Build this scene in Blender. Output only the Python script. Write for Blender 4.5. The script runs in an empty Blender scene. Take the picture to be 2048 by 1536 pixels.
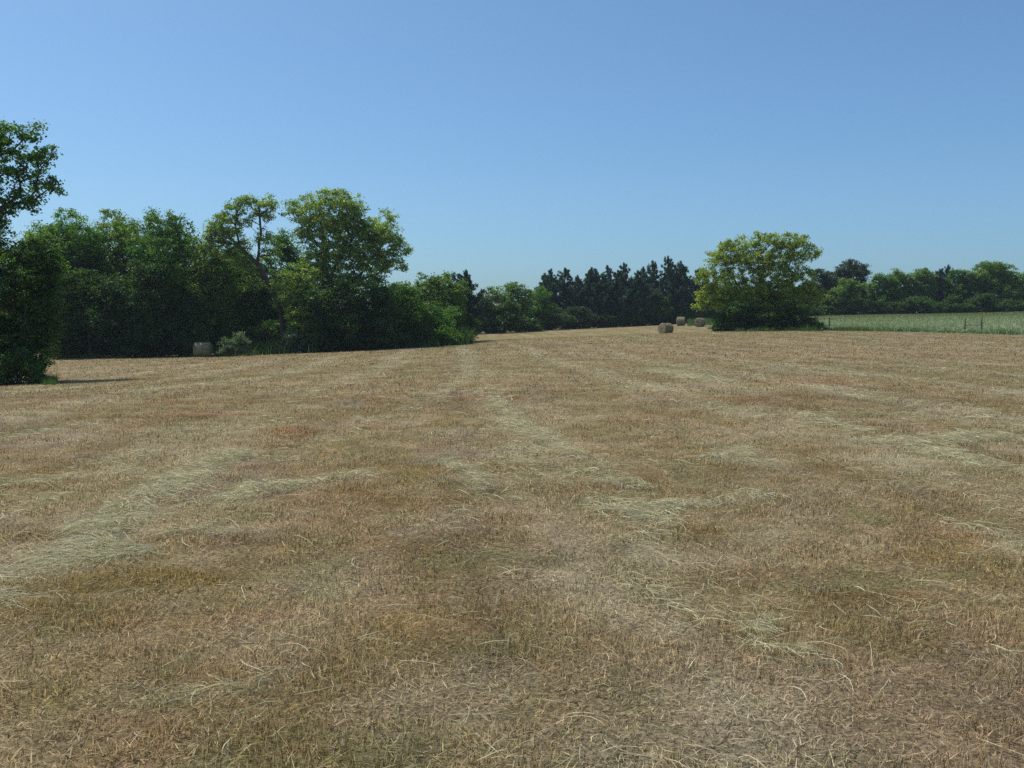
import bpy, math, random
import numpy as np

# ------------------------------------------------------------------ camera, sky, sun
SC = bpy.context.scene
COL = SC.collection
F = 1967.0                      # focal length in photograph pixels (2048 wide)
HOR = 660.0                     # row of the true horizon
CAMZ = 1.65
PITCH = math.atan((768.0 - HOR) / F)
cam_d = bpy.data.cameras.new("camera")
cam = bpy.data.objects.new("camera", cam_d)
COL.objects.link(cam)
cam_d.sensor_width = 36.0
cam_d.lens = 36.0 * F / 2048.0
cam_d.clip_start = 0.05
cam_d.clip_end = 6000
cam.location = (0, 0, CAMZ)
cam.rotation_euler = (math.pi / 2 - PITCH, 0, 0)
SC.camera = cam

SUN_EL, SUN_AZ = math.radians(62), math.radians(-62)      # azimuth from +Y, to the right positive
world = bpy.data.worlds.new("World")
SC.world = world
world.use_nodes = True
wn = world.node_tree.nodes
bg = wn["Background"]
sky = wn.new("ShaderNodeTexSky")
sky.sky_type = 'NISHITA'
sky.sun_disc = False
sky.sun_elevation = SUN_EL
sky.sun_rotation = SUN_AZ
sky.altitude = 0
sky.air_density = 0.8
sky.dust_density = 1.75
sky.ozone_density = 10.0
bg.inputs["Strength"].default_value = 0.147
wb = wn.new("ShaderNodeMix"); wb.data_type = 'RGBA'; wb.blend_type = 'MULTIPLY'; wb.inputs[0].default_value = 1.0
wb.inputs[7].default_value = (0.945, 1.08, 0.985, 1)      # white balance of the picture
world.node_tree.links.new(sky.outputs[0], wb.inputs[6])
world.node_tree.links.new(wb.outputs[2], bg.inputs["Color"])

sun_d = bpy.data.lights.new("sun", 'SUN')
sun_d.energy = 4.2
sun_d.angle = math.radians(0.5)
sun_d.color = (1.0, 0.96, 0.892)
sun = bpy.data.objects.new("sun", sun_d)
COL.objects.link(sun)
sun.location = (-60, 80, 120)
sun.rotation_euler = (math.pi / 2 - SUN_EL, 0, -SUN_AZ + math.pi)
SC.view_settings.view_transform = 'Standard'
SC.view_settings.look = 'None'
SC.view_settings.exposure = 0.0
SC.view_settings.gamma = 1.0
SC.cycles.max_bounces = 6
SC.cycles.diffuse_bounces = 4
SC.cycles.transmission_bounces = 4
SC.cycles.use_denoising = False

# ------------------------------------------------------------------ numeric helpers
CT, ST = math.cos(PITCH), math.sin(PITCH)


def at(px, py, Y):
    """world point seen at photograph pixel (px, py) at depth Y"""
    u = (px - 1024.0) / F
    v = (768.0 - py) / F
    s = Y / (CT + v * ST)
    return np.array((u * s, Y, CAMZ + s * (v * CT - ST)))


def hash2(ix, iy, seed):
    h = (ix.astype(np.int64) * 374761393 + iy.astype(np.int64) * 668265263 + seed * 1442695041) & 0xFFFFFFFF
    h = ((h ^ (h >> 13)) * 1274126177) & 0xFFFFFFFF
    h = (h ^ (h >> 16)) & 0xFFFFFF
    return h / float(0xFFFFFF)


def vnoise(x, y, seed=0):
    x = np.asarray(x, float); y = np.asarray(y, float)
    ix = np.floor(x); iy = np.floor(y)
    fx = x - ix; fy = y - iy
    fx = fx * fx * (3 - 2 * fx); fy = fy * fy * (3 - 2 * fy)
    a = hash2(ix, iy, seed); b = hash2(ix + 1, iy, seed)
    c = hash2(ix, iy + 1, seed); d = hash2(ix + 1, iy + 1, seed)
    return (a * (1 - fx) + b * fx) * (1 - fy) + (c * (1 - fx) + d * fx) * fy


def fbm(x, y, seed=0, octv=4):
    t = 0; a = 0.5; s = 0
    for k in range(octv):
        t = t + a * vnoise(x, y, seed + k * 17); s += a
        x = x * 2.03 + 11.7; y = y * 2.03 - 5.3; a *= 0.55
    return t / s


def sstep(a, b, x):
    t = np.clip((x - a) / (b - a), 0, 1)
    return t * t * (3 - 2 * t)


# ------------------------------------------------------------------ terrain
CTRL = [(60, 764, 48), (-300, 790, 42), (110, 722, 84), (150, 716, 95), (405, 715, 95), (600, 704, 100), (800, 697, 103),
        (935, 688, 108), (940, 668, 150), (1120, 660, 170), (1290, 652, 186), (1330, 670, 130), (1360, 651.5, 165),
        (1399, 653.5, 154), (1420, 661, 122), (1520, 662, 118), (1640, 660, 116), (1800, 663, 114), (2048, 669, 108),
        (1657, 659, 122), (1930, 659, 119), (1640, 632, 190), (1850, 628, 198), (2048, 622, 204), (2300, 616, 205),
        (1024, 750, 36), (1024, 700, 70), (1024, 680, 110), (1600, 705, 62), (2000, 722, 48), (300, 740, 62),
        (400, 760, 45), (700, 722, 66), (1800, 640, 160), (1100, 655, 215), (300, 706, 135), (-100, 720, 100), (700, 690, 130)]
pts = [at(*c) for c in CTRL]
for x_, y_ in ((-12, 24), (0, 24), (12, 24), (-7, 12), (7, 12), (0, 5), (-4, 5), (4, 5), (0, -8), (-10, -8), (10, -8), (20, 20), (-20, 20),
               (0, -40), (-40, -30), (40, -30)):
    pts.append(np.array((x_, y_, 0.0)))
pts = np.array(pts)


def _tk(r2):
    return 0.5 * r2 * np.log(r2 + 1e-9)


_n = len(pts)
_d2 = ((pts[:, None, :2] - pts[None, :, :2]) ** 2).sum(-1)
_A = np.zeros((_n + 3, _n + 3))
_A[:_n, :_n] = _tk(_d2) + np.eye(_n) * 60.0
_A[:_n, _n] = 1; _A[:_n, _n + 1:] = pts[:, :2]
_A[_n, :_n] = 1; _A[_n + 1:, :_n] = pts[:, :2].T
_W = np.linalg.solve(_A, np.concatenate([pts[:, 2], np.zeros(3)]))


def tz(x, y):
    """ground height"""
    x = np.atleast_1d(np.asarray(x, float)).ravel(); y = np.atleast_1d(np.asarray(y, float)).ravel()
    r = np.hypot(x, y - 60) + 1e-6
    k = np.minimum(1.0, 170.0 / r)
    xx = x * k; yy = 60 + (y - 60) * k
    z = _W[_n] + _W[_n + 1] * xx + _W[_n + 2] * yy
    for i in range(_n):
        z = z + _W[i] * _tk((xx - pts[i, 0]) ** 2 + (yy - pts[i, 1]) ** 2)
    near = 1 - sstep(40, 130, r)
    z = z + near * ((fbm(x * 0.5, y * 0.5, 3, 3) - 0.5) * 0.10 + (fbm(x * 1.9, y * 1.9, 8, 3) - 0.5) * 0.045)
    return z


def ground(px, py):
    """first ground point under a pixel"""
    Y = np.concatenate([np.linspace(3, 40, 800), np.linspace(40.1, 240, 1600)])
    u = (px - 1024.0) / F; v = (768.0 - py) / F
    s = Y / (CT + v * ST)
    zr = CAMZ + s * (v * CT - ST)
    g = tz(u * s, Y)
    i = np.argmax(zr < g)
    return np.array((u * s[i], Y[i], g[i]))


# ------------------------------------------------------------------ mesh helpers
def link(name, me, mat=None, parent=None):
    o = bpy.data.objects.new(name, me)
    COL.objects.link(o)
    if mat is not None:
        me.materials.append(mat)
    if parent is not None:
        o.parent = parent
    return o


def mesh_np(name, V, Q, tint=None, smooth=False):
    """V (n,3), Q (m,4) quads; tint (n,3) per vertex"""
    me = bpy.data.meshes.new(name)
    V = np.ascontiguousarray(V, np.float32); Q = np.ascontiguousarray(Q, np.int32)
    n, m = len(V), len(Q)
    me.vertices.add(n); me.vertices.foreach_set("co", V.ravel())
    me.loops.add(m * 4); me.loops.foreach_set("vertex_index", Q.ravel())
    me.polygons.add(m)
    me.polygons.foreach_set("loop_start", np.arange(0, m * 4, 4, dtype=np.int32))
    me.polygons.foreach_set("loop_total", np.full(m, 4, np.int32))
    if smooth:
        me.polygons.foreach_set("use_smooth", np.ones(m, bool))
    me.update(calc_edges=True)
    if tint is not None:
        a = me.attributes.new("tint", 'FLOAT_COLOR', 'POINT')
        c = np.ones((n, 4), np.float32); c[:, :3] = tint
        a.data.foreach_set("color", c.ravel())
    return me


def tag(o, label=None, cat=None, group=None, kind=None):
    if label: o["label"] = label
    if cat: o["category"] = cat
    if group: o["group"] = group
    if kind: o["kind"] = kind
    return o


def thing(name, loc, label, cat, group=None):
    o = bpy.data.objects.new(name, None)
    COL.objects.link(o)
    o.location = [float(c) for c in loc]
    o.empty_display_size = 0.3
    return tag(o, label, cat, group)


def unit(v):
    return v / (np.linalg.norm(v, axis=-1, keepdims=True) + 1e-9)


# ------------------------------------------------------------------ materials
def newmat(name):
    m = bpy.data.materials.new(name)
    m.use_nodes = True
    nt = m.node_tree
    for n in list(nt.nodes):
        if n.type != 'OUTPUT_MATERIAL': nt.nodes.remove(n)
    return m, nt, nt.nodes["Material Output"] if "Material Output" in nt.nodes else nt.nodes.new("ShaderNodeOutputMaterial")


def leafy(name, trans=0.35, gloss=0.04, rough=0.45, tsat=(1.15, 1.1, 0.6)):
    """thin leaf or blade: colour from the tint attribute, part of the light passes through"""
    m, nt, out = newmat(name)
    N, L = nt.nodes, nt.links
    at_ = N.new("ShaderNodeAttribute"); at_.attribute_name = "tint"
    df = N.new("ShaderNodeBsdfDiffuse"); L.new(at_.outputs["Color"], df.inputs["Color"])
    tc = N.new("ShaderNodeMix"); tc.data_type = 'RGBA'; tc.blend_type = 'MULTIPLY'; tc.inputs[0].default_value = 1
    L.new(at_.outputs["Color"], tc.inputs[6]); tc.inputs[7].default_value = (*tsat, 1)
    tr = N.new("ShaderNodeBsdfTranslucent"); L.new(tc.outputs[2], tr.inputs["Color"])
    mx = N.new("ShaderNodeMixShader"); mx.inputs[0].default_value = trans
    L.new(df.outputs[0], mx.inputs[1]); L.new(tr.outputs[0], mx.inputs[2])
    last = mx
    if gloss:
        gl = N.new("ShaderNodeBsdfGlossy"); gl.inputs["Roughness"].default_value = rough
        m2 = N.new("ShaderNodeMixShader"); m2.inputs[0].default_value = gloss
        L.new(mx.outputs[0], m2.inputs[1]); L.new(gl.outputs[0], m2.inputs[2]); last = m2
    L.new(last.outputs[0], out.inputs["Surface"])
    return m


def barky(name, c1, c2, scale=6.0):
    m, nt, out = newmat(name)
    N, L = nt.nodes, nt.links
    tcn = N.new("ShaderNodeTexCoord")
    mp = N.new("ShaderNodeMapping"); mp.inputs["Scale"].default_value = (scale, scale, scale * 0.2)
    L.new(tcn.outputs["Object"], mp.inputs[0])
    nz = N.new("ShaderNodeTexNoise"); nz.inputs["Scale"].default_value = 1.0; nz.inputs["Detail"].default_value = 5
    L.new(mp.outputs[0], nz.inputs["Vector"])
    rp = N.new("ShaderNodeValToRGB")
    rp.color_ramp.elements[0].position = 0.35; rp.color_ramp.elements[0].color = (*c1, 1)
    rp.color_ramp.elements[1].position = 0.7; rp.color_ramp.elements[1].color = (*c2, 1)
    L.new(nz.outputs[0], rp.inputs[0])
    b = N.new("ShaderNodeBsdfPrincipled"); b.inputs["Roughness"].default_value = 0.9
    L.new(rp.outputs[0], b.inputs["Base Color"])
    bp = N.new("ShaderNodeBump"); bp.inputs["Strength"].default_value = 0.6; bp.inputs["Distance"].default_value = 0.03
    L.new(nz.outputs[0], bp.inputs["Height"]); L.new(bp.outputs[0], b.inputs["Normal"])
    L.new(b.outputs[0], out.inputs["Surface"])
    return m


M_LEAF = leafy("leaf", 0.5, 0.03, 0.5)
M_NEEDLE = leafy("cedar_needles", 0.12, 0.02, 0.6, (1.0, 1.0, 0.8))
M_BLADE = leafy("dry_blade", 0.45, 0.02, 0.5, (1.05, 1.0, 0.8))
M_HAY = leafy("cut_hay", 0.35, 0.02, 0.5, (1.05, 1.0, 0.85))
M_GRASS = leafy("green_grass", 0.30, 0.03, 0.5, (1.1, 1.05, 0.7))
M_BARK = barky("bark", (0.035, 0.03, 0.024), (0.11, 0.095, 0.078))
M_POST = barky("weathered_post", (0.06, 0.05, 0.04), (0.16, 0.14, 0.115), 14)

# ------------------------------------------------------------------ what grows where (real colour of the field)
# swaths of loose hay left on the stubble: polylines in photograph pixels, width in metres, strength
HAYLINES = [
    ([(-60, 1215), (60, 1150), (180, 1100), (300, 1000), (400, 950), (500, 905)], 0.42, 1.0),
    ([(20, 1190), (140, 1130), (270, 1105)], 0.3, 0.8),
    ([(380, 1008), (520, 985), (600, 972)], 0.5, 0.6), ([(640, 965), (720, 950)], 0.4, 0.3),
    ([(560, 925), (740, 845), (860, 800), (905, 770)], 0.6, 0.22),
    ([(985, 795), (1040, 842), (1110, 885), (1165, 912)], 0.42, 0.75),
    ([(1170, 945), (1215, 965), (1260, 975)], 0.45, 0.85),
    ([(1210, 1010), (1290, 1025), (1400, 1010), (1520, 995)], 0.4, 0.75),
    ([(1310, 1035), (1350, 1055)], 0.25, 0.9),
    ([(1600, 828), (1680, 852), (1730, 862)], 0.55, 0.75),
    ([(1760, 885), (1830, 890), (1930, 882), (2000, 880)], 0.6, 0.85),
    ([(1850, 905), (1960, 930), (2080, 955)], 0.45, 0.7),
    ([(1310, 742), (1370, 750), (1450, 765)], 1.1, 0.8),
    ([(1400, 722), (1560, 735), (1700, 752)], 1.3, 0.3),
    ([(880, 925), (930, 950), (955, 985)], 0.22, 0.6),
    ([(1700, 828), (1860, 838), (2000, 850)], 0.8, 0.35),
    ([(1480, 905), (1420, 920), (1530, 930)], 0.4, 0.35),
    ([(0, 880), (150, 850), (330, 835)], 0.8, 0.3),
    ([(0, 985), (60, 968), (130, 955)], 0.5, 0.4),
    ([(90, 755), (260, 748), (420, 742)], 1.5, 0.22),
    ([(360, 1070), (480, 1072)], 0.35, 0.35),
    ([(1460, 1215), (1530, 1215), (1600, 1212)], 0.1, 0.5),
    ([(1500, 1262), (1530, 1245)], 0.14, 0.8),
    ([(1490, 1290), (1600, 1310)], 0.12, 0.5),
    ([(470, 1245), (570, 1235)], 0.25, 0.25),
    ([(400, 1395), (500, 1380), (600, 1340)], 0.10, 0.3),
    ([(1880, 1045), (1980, 1065), (2040, 1110)], 0.25, 0.3),
]
_hl = []
for pl, w_, s_ in HAYLINES:
    P = np.array([ground(px, py) for px, py in pl])
    _hl.append((P, w_, s_))


def hayfield(x, y):
    h = np.zeros_like(x)
    wob = (fbm(x * 1.6, y * 1.6, 61, 3) - 0.5)
    br = fbm(x * 1.1, y * 1.1, 77, 3)
    for P, w, s in _hl:
        for a, b in zip(P[:-1], P[1:]):
            ab = b[:2] - a[:2]; l2 = (ab ** 2).sum() + 1e-9
            t = np.clip(((x - a[0]) * ab[0] + (y - a[1]) * ab[1]) / l2, 0, 1)
            d = np.hypot(x - a[0] - t * ab[0], y - a[1] - t * ab[1])
            f = 1 - sstep(0.35, 1.25, d / (w * 0.5) + wob * 2.2)
            h = np.maximum(h, f * s * (0.45 + 1.1 * sstep(0.35, 0.62, br)))
    return np.clip(h, 0, 1)


REDS = [(600, 862, 0.55), (375, 832, 1.0), (350, 806, 0.7), (965, 793, 0.9), (1640, 764, 1.6), (1480, 798, 1.2), (1330, 787, 0.8), (1580, 765, 0.8),
        ]
_rd = [(ground(px, py), r) for px, py, r in REDS]
PT = []
# longer olive and ochre growth, and flattened pinkish ground: pixel, radii across and along the view (m), colour, strength
PATCHES = [(260, 768, 4.5, 1.6, (116, 106, 62), .75), (430, 757, 5.0, 1.6, (118, 108, 64), .7), (560, 750, 3.5, 1.5, (124, 112, 68), .5),
           (860, 945, 0.7, 0.45, (138, 116, 58), .8), (1010, 940, 0.6, 0.45, (138, 116, 60), .8), (1090, 915, 0.5, 0.4, (140, 116, 66), .6),
           (180, 1170, 0.7, 0.28, (132, 110, 54), .85), (330, 1160, 0.6, 0.3, (130, 108, 54), .85), (470, 1150, 0.5, 0.3, (134, 112, 60), .7), (90, 1230, 0.5, 0.3, (136, 112, 58), .7),
           (100, 1060, 0.8, 0.5, (118, 92, 62), .6), (560, 1080, 0.8, 0.4, (112, 92, 66), .6), (500, 1130, 0.4, 0.3, (100, 82, 62), .5),
           (1760, 1195, 0.7, 0.28, (124, 94, 50), .8), (1560, 1150, 0.6, 0.25, (140, 108, 60), .7), (1880, 1120, 0.6, 0.3, (128, 110, 62), .6),
           (1010, 1120, 0.6, 0.35, (122, 116, 72), .7), (1400, 1070, 0.5, 0.3, (132, 118, 62), .7), (1640, 960, 0.9, 0.5, (136, 120, 70), .6),
           (530, 1240, 0.28, 0.16, (186, 150, 126), .85), (850, 1205, 0.22, 0.1, (186, 152, 128), .8), (1320, 1170, 0.26, 0.16, (180, 148, 126), .75),
           (700, 1000, 1.0, 0.5, (146, 116, 70), .5), (1500, 800, 3.0, 1.5, (146, 120, 84), .5), (1200, 880, 1.6, 0.9, (150, 120, 78), .45), (1900, 1060, .9, .35, (174, 142, 112), .6),
           (870, 690, 9, 6, (146, 136, 76), .8), (1000, 676, 10, 9, (146, 136, 80), .7), (1180, 664, 10, 9, (148, 138, 84), .6), (640, 710, 9, 2.5, (138, 128, 72), .7),
           (300, 722, 10, 2.5, (150, 140, 92), .5), (1700, 690, 12, 5, (148, 132, 84), .5), (1500, 668, 12, 3, (146, 138, 86), .6)]
# the edge of the unmown pasture at the right, and its far edge
PEDGE = np.array([at(px, py, d)[:2] for px, py, d in ((1380, 650, 176), (1408, 652, 158), (1440, 658, 126), (1640, 662, 114), (1800, 664, 112),
                                                      (1930, 667, 109), (2048, 671, 105), (2400, 690, 92))])


def pasture(x, y):
    """1 inside the green pasture"""
    ye = np.interp(x, PEDGE[:, 0], PEDGE[:, 1], left=400, right=90)
    ye = ye + (fbm(x * 0.35, y * 0.35, 5, 3) - 0.5) * 3.0
    return sstep(-0.8, 0.8, y - ye)


PT = [(ground(q[0], q[1]),) + q[2:] for q in PATCHES]


def lin(r, g, b):
    c = np.array((r, g, b)) / 255.0
    return np.where(c <= 0.04045, c / 12.92, ((c + 0.055) / 1.055) ** 2.4)


C_TAN = lin(160, 141, 104); C_PINK = lin(158, 133, 107); C_OLIVE = lin(142, 124, 78); C_OCHRE = lin(154, 124, 80)
C_GREEN = lin(122, 124, 74); C_PALE = lin(182, 170, 140); C_RED = lin(160, 92, 62)
C_SAGE = lin(150, 162, 120); C_MEAD = lin(128, 144, 88)


def fieldcol(x, y):
    """colour of the plants and thatch at (x, y)"""
    sw = math.radians(-3.5)
    u = x * math.cos(sw) - y * math.sin(sw); v = x * math.sin(sw) + y * math.cos(sw)
    n1 = fbm(u * 0.8, v * 0.3, 21, 4); n2 = fbm(u * 1.3, v * 0.7, 33, 4); n3 = fbm(x * 1.3, y * 1.2, 41, 4)
    n4 = fbm(u * 2.2, v * 1.6, 51, 3); n5 = fbm(u * 0.12, v * 0.07, 63, 3)
    wv = (fbm(u * 0.2 + 3, v * 0.12, 81, 3) - 0.5) * 1.3
    row = (0.5 + 0.5 * np.cos((u - 0.9) * 2 * math.pi / 4.7 + wv)) ** 5
    trk = (0.5 + 0.5 * np.cos((u - 2.4) * 2 * math.pi / 2.35 + wv)) ** 8
    def mix(c, d, t): return c * (1 - t[:, None]) + d * t[:, None]
    c = np.tile(C_TAN, (len(x), 1))
    c = mix(c, C_PINK, sstep(0.42, 0.68, n1) * 0.62)
    c = mix(c, C_OLIVE, sstep(0.48, 0.66, n2) * 0.58)
    c = mix(c, C_OCHRE, sstep(0.50, 0.68, n3) * 0.48)
    c = mix(c, C_GREEN, sstep(0.55, 0.74, n4) * 0.35 + 0.15 * sstep(0.5, 0.7, n5))
    c = mix(c, C_PALE, np.clip(sstep(0.52, 0.72, 1 - n2) * 0.35 + row * 0.38 * sstep(0.3, 0.6, n5 + 0.1), 0, 1))
    c = c * (1 - 0.16 * trk * sstep(0.35, 0.6, n1))[:, None]
    yel = sstep(70, 130, y) * (0.25 + 0.5 * sstep(0.4, 0.65, fbm(x * 0.06, y * 0.1, 91, 3)))
    c = mix(c, lin(150, 136, 78), yel * 0.5)
    h = hayfield(x, y)
    c = mix(c, lin(184, 178, 146), h * 0.5)
    for g, r in _rd:
        d = np.hypot((x - g[0]) / 1.3, (y - g[1]) / 0.9) / r + (n4 - 0.5) * 2.2
        c = mix(c, C_RED, (1 - sstep(0.2, 1.0, d)) * 0.32)
    for g, rx, ry, cc, st in PT:
        m = (np.abs(x - g[0]) < rx * 2) & (np.abs(y - g[1]) < ry * 2)
        if m.any():
            d = np.hypot((x[m] - g[0]) / rx, (y[m] - g[1]) / ry) + (n4[m] - 0.5) * 1.3 + (n3[m] - 0.5) * 0.8
            c[m] = mix(c[m], lin(*cc), (1 - sstep(0.35, 1.25, d)) * st * 0.55)
    p = pasture(x, y)
    dep = fbm(x * 0.03, y * 0.05, 15, 3)
    g = mix(np.tile(C_SAGE, (len(x), 1)), C_MEAD, sstep(0.42, 0.62, dep) * 0.6)
    back = sstep(160, 178, y + (fbm(x * .05, y * .05, 19, 2) - .5) * 14)
    g = mix(g, lin(118, 124, 74), back * 0.8)
    c = mix(c, g, p)
    val = 0.82 + 0.36 * fbm(x * 0.28, y * 0.28, 71, 4)
    return c * val[:, None], h, p


# ------------------------------------------------------------------ ground sheet
def build_ground():
    n = 760
    b = 6.0; a = 1800.0 / math.sinh(b)
    s = np.linspace(-1, 1, n)
    gx = a * np.sinh(b * s); gy = a * np.sinh(b * s) + 6.0
    X, Y = np.meshgrid(gx, gy)
    X = X.ravel(); Y = Y.ravel()
    Z = tz(X, Y)
    c, h, p = fieldcol(X, Y)
    idx = np.arange(n * n).reshape(n, n)
    Q = np.stack([idx[:-1, :-1], idx[:-1, 1:], idx[1:, 1:], idx[1:, :-1]], -1).reshape(-1, 4)
    me = mesh_np("ground", np.stack([X, Y, Z], 1), Q, c, smooth=True)
    m, nt, out = newmat("mown_field")
    N, L = nt.nodes, nt.links
    at_ = N.new("ShaderNodeAttribute"); at_.attribute_name = "tint"
    tc = N.new("ShaderNodeTexCoord")

    def noise(sc, det=4, stretch=(1, 1, 1), rough=0.6):
        mp = N.new("ShaderNodeMapping"); mp.inputs["Scale"].default_value = stretch
        L.new(tc.outputs["Object"], mp.inputs[0])
        q = N.new("ShaderNodeTexNoise"); q.inputs["Scale"].default_value = sc
        q.inputs["Detail"].default_value = det; q.inputs["Roughness"].default_value = rough
        L.new(mp.outputs[0], q.inputs["Vector"])
        return q.outputs[0]

    def ramp(src, p0, v0, p1, v1):
        r = N.new("ShaderNodeMapRange"); L.new(src, r.inputs[0])
        r.inputs[1].default_value = p0; r.inputs[2].default_value = p1
        r.inputs[3].default_value = v0; r.inputs[4].default_value = v1
        return r.outputs[0]

    def mul(x_, y_):
        q = N.new("ShaderNodeMath"); q.operation = 'MULTIPLY'; L.new(x_, q.inputs[0]); L.new(y_, q.inputs[1])
        return q.outputs[0]

    fine = ramp(noise(42, 6, (1, 1, 1), 0.75), 0.36, 0.22, 0.66, 1.45)
    mid = ramp(noise(3.2, 5, (1.0, 0.55, 1), 0.65), 0.32, 0.60, 0.68, 1.02)
    clod = ramp(noise(0.9, 5, (0.6, 1.3, 1), 0.7), 0.32, 0.82, 0.68, 1.16)
    k = mul(mul(fine, mid), clod)
    hs = N.new("ShaderNodeMix"); hs.data_type = 'RGBA'; hs.blend_type = 'MULTIPLY'; hs.inputs[0].default_value = 1
    cb = N.new("ShaderNodeCombineColor")
    for i in range(3): L.new(k, cb.inputs[i])
    L.new(at_.outputs["Color"], hs.inputs[6]); L.new(cb.outputs[0], hs.inputs[7])
    bs = N.new("ShaderNodeBsdfPrincipled"); bs.inputs["Roughness"].default_value = 1.0
    bs.inputs["Specular IOR Level"].default_value = 0.1
    L.new(hs.outputs[2], bs.inputs["Base Color"])
    bp = N.new("ShaderNodeBump"); bp.inputs["Strength"].default_value = 0.8; bp.inputs["Distance"].default_value = 0.05
    L.new(noise(9, 8, (1, 1, 1), 0.8), bp.inputs["Height"]); L.new(bp.outputs[0], bs.inputs["Normal"])
    L.new(bs.outputs[0], out.inputs["Surface"])
    o = link("ground", me, m)
    tag(o, "brown mown hayfield rising to a green pasture", "ground", kind="structure")


build_ground()


# ------------------------------------------------------------------ blades and strands
def blades(P, dirs, lean, length, width, tint, curl=0.25, segs=2):
    """P (n,3) roots; dirs azimuth; lean from vertical (rad). Ribbon of segs quads, tapering."""
    n = len(P)
    side = np.stack([-np.sin(dirs), np.cos(dirs), np.zeros(n)], 1)
    tw = np.random.default_rng(7).uniform(-1.2, 1.2, n)
    hd = np.stack([np.cos(dirs), np.sin(dirs), np.zeros(n)], 1)
    side = side * np.cos(tw)[:, None] + hd * np.sin(tw)[:, None]
    V = []
    pos = P.copy(); an = lean.copy()
    for k in range(segs + 1):
        w = width * (1.0 if k == 0 else (0.8 if k < segs else 0.22))
        V.append(pos - side * (w / 2)[:, None]); V.append(pos + side * (w / 2)[:, None])
        step = length / segs
        pos = pos + hd * (np.sin(an) * step)[:, None] + np.array((0, 0, 1.0)) * (np.cos(an) * step)[:, None]
        an = an + curl
    V = np.stack(V, 1)
    nv = 2 * (segs + 1)
    base = (np.arange(n) * nv)[:, None]
    Q = np.concatenate([base + np.array([[2 * k, 2 * k + 1, 2 * k + 3, 2 * k + 2]]) for k in range(segs)], 1).reshape(-1, 4)
    return V.reshape(-1, 3), Q, np.repeat(tint, nv, axis=0)


def join(parts):
    V, Q, T = [], [], []
    o = 0
    for v, q, t in parts:
        V.append(v); Q.append(q + o); T.append(t); o += len(v)
    return np.concatenate(V), np.concatenate(Q), np.concatenate(T)


def wedge(rng, n, d0, d1, half=0.60, extra=2.0):
    """random points in the ground wedge the lens looks over (and some metres beside it)"""
    d = np.sqrt(rng.uniform(d0 * d0, d1 * d1, n))
    x = rng.uniform(-1, 1, n) * (half * d + extra)
    return x, d


def build_stubble():
    rng = np.random.default_rng(11)
    parts = []
    bands = [(2.2, 6, 220000, 0.031, 0.0038, 2), (6, 12, 280000, 0.029, 0.0055, 2), (12, 25, 260000, 0.034, 0.0100, 1),
             (25, 55, 230000, 0.039, 0.022, 1), (55, 118, 150000, 0.056, 0.055, 1)]
    for d0, d1, n, hl, wd, segs in bands:
        x, y = wedge(rng, n, d0, d1)
        cl = fbm(x * 2.6, y * 2.6, 101, 3)
        keep = (rng.uniform(0, 1, n) < 0.55 + 0.6 * sstep(0.36, 0.62, cl)) & (pasture(x, y) < 0.5)
        x = x[keep]; y = y[keep]; cl = cl[keep]; n = len(x)
        z = tz(x, y)
        c, h, p = fieldcol(x, y)
        tall = sstep(0.42, 0.66, fbm(x * 2.6, y * 2.6, 101, 3))
        lay = rng.uniform(0, 1, n) < 0.62 - 0.35 * sstep(0.36, 0.6, cl)
        lean = np.where(lay, rng.uniform(1.1, 1.55, n), np.abs(rng.normal(0.30, 0.28, n)))
        ln = hl * rng.uniform(0.5, 1.5, n) * (0.8 + 0.6 * tall) * np.where(lay, 1.5, 1.0)
        k = rng.lognormal(-0.06, 0.58, n) * (1.16 if d0 < 6 else 1.06 if d0 < 12 else 0.95 if d0 < 50 else 0.8)
        t = c * np.clip(k * 1.25, 0.3, 2.6)[:, None]
        s = rng.uniform(0, 1, n)
        t = np.where((s < 0.15)[:, None], lin(206, 190, 156) * rng.uniform(0.75, 1.15, n)[:, None], t)
        t = np.where((s > 0.955)[:, None], lin(104, 114, 58) * rng.uniform(0.7, 1.2, n)[:, None], t)
        t = np.where(((s > 0.80) & (s < 0.90))[:, None], lin(110, 82, 60) * rng.uniform(0.7, 1.2, n)[:, None], t)
        P = np.stack([x, y, z + np.where(lay, rng.uniform(0.0, 0.025, n), -0.004)], 1)
        parts.append(blades(P, rng.uniform(0, 2 * math.pi, n), lean, ln, wd * rng.uniform(0.6, 1.3, n), t, 0.12, segs))
    V, Q, T = join(parts)
    o = link("stubble_grass", mesh_np("stubble_grass", V, Q, T), M_BLADE)
    tag(o, "short dry brown stubble covering the mown hayfield", "stubble", kind="stuff")


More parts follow.
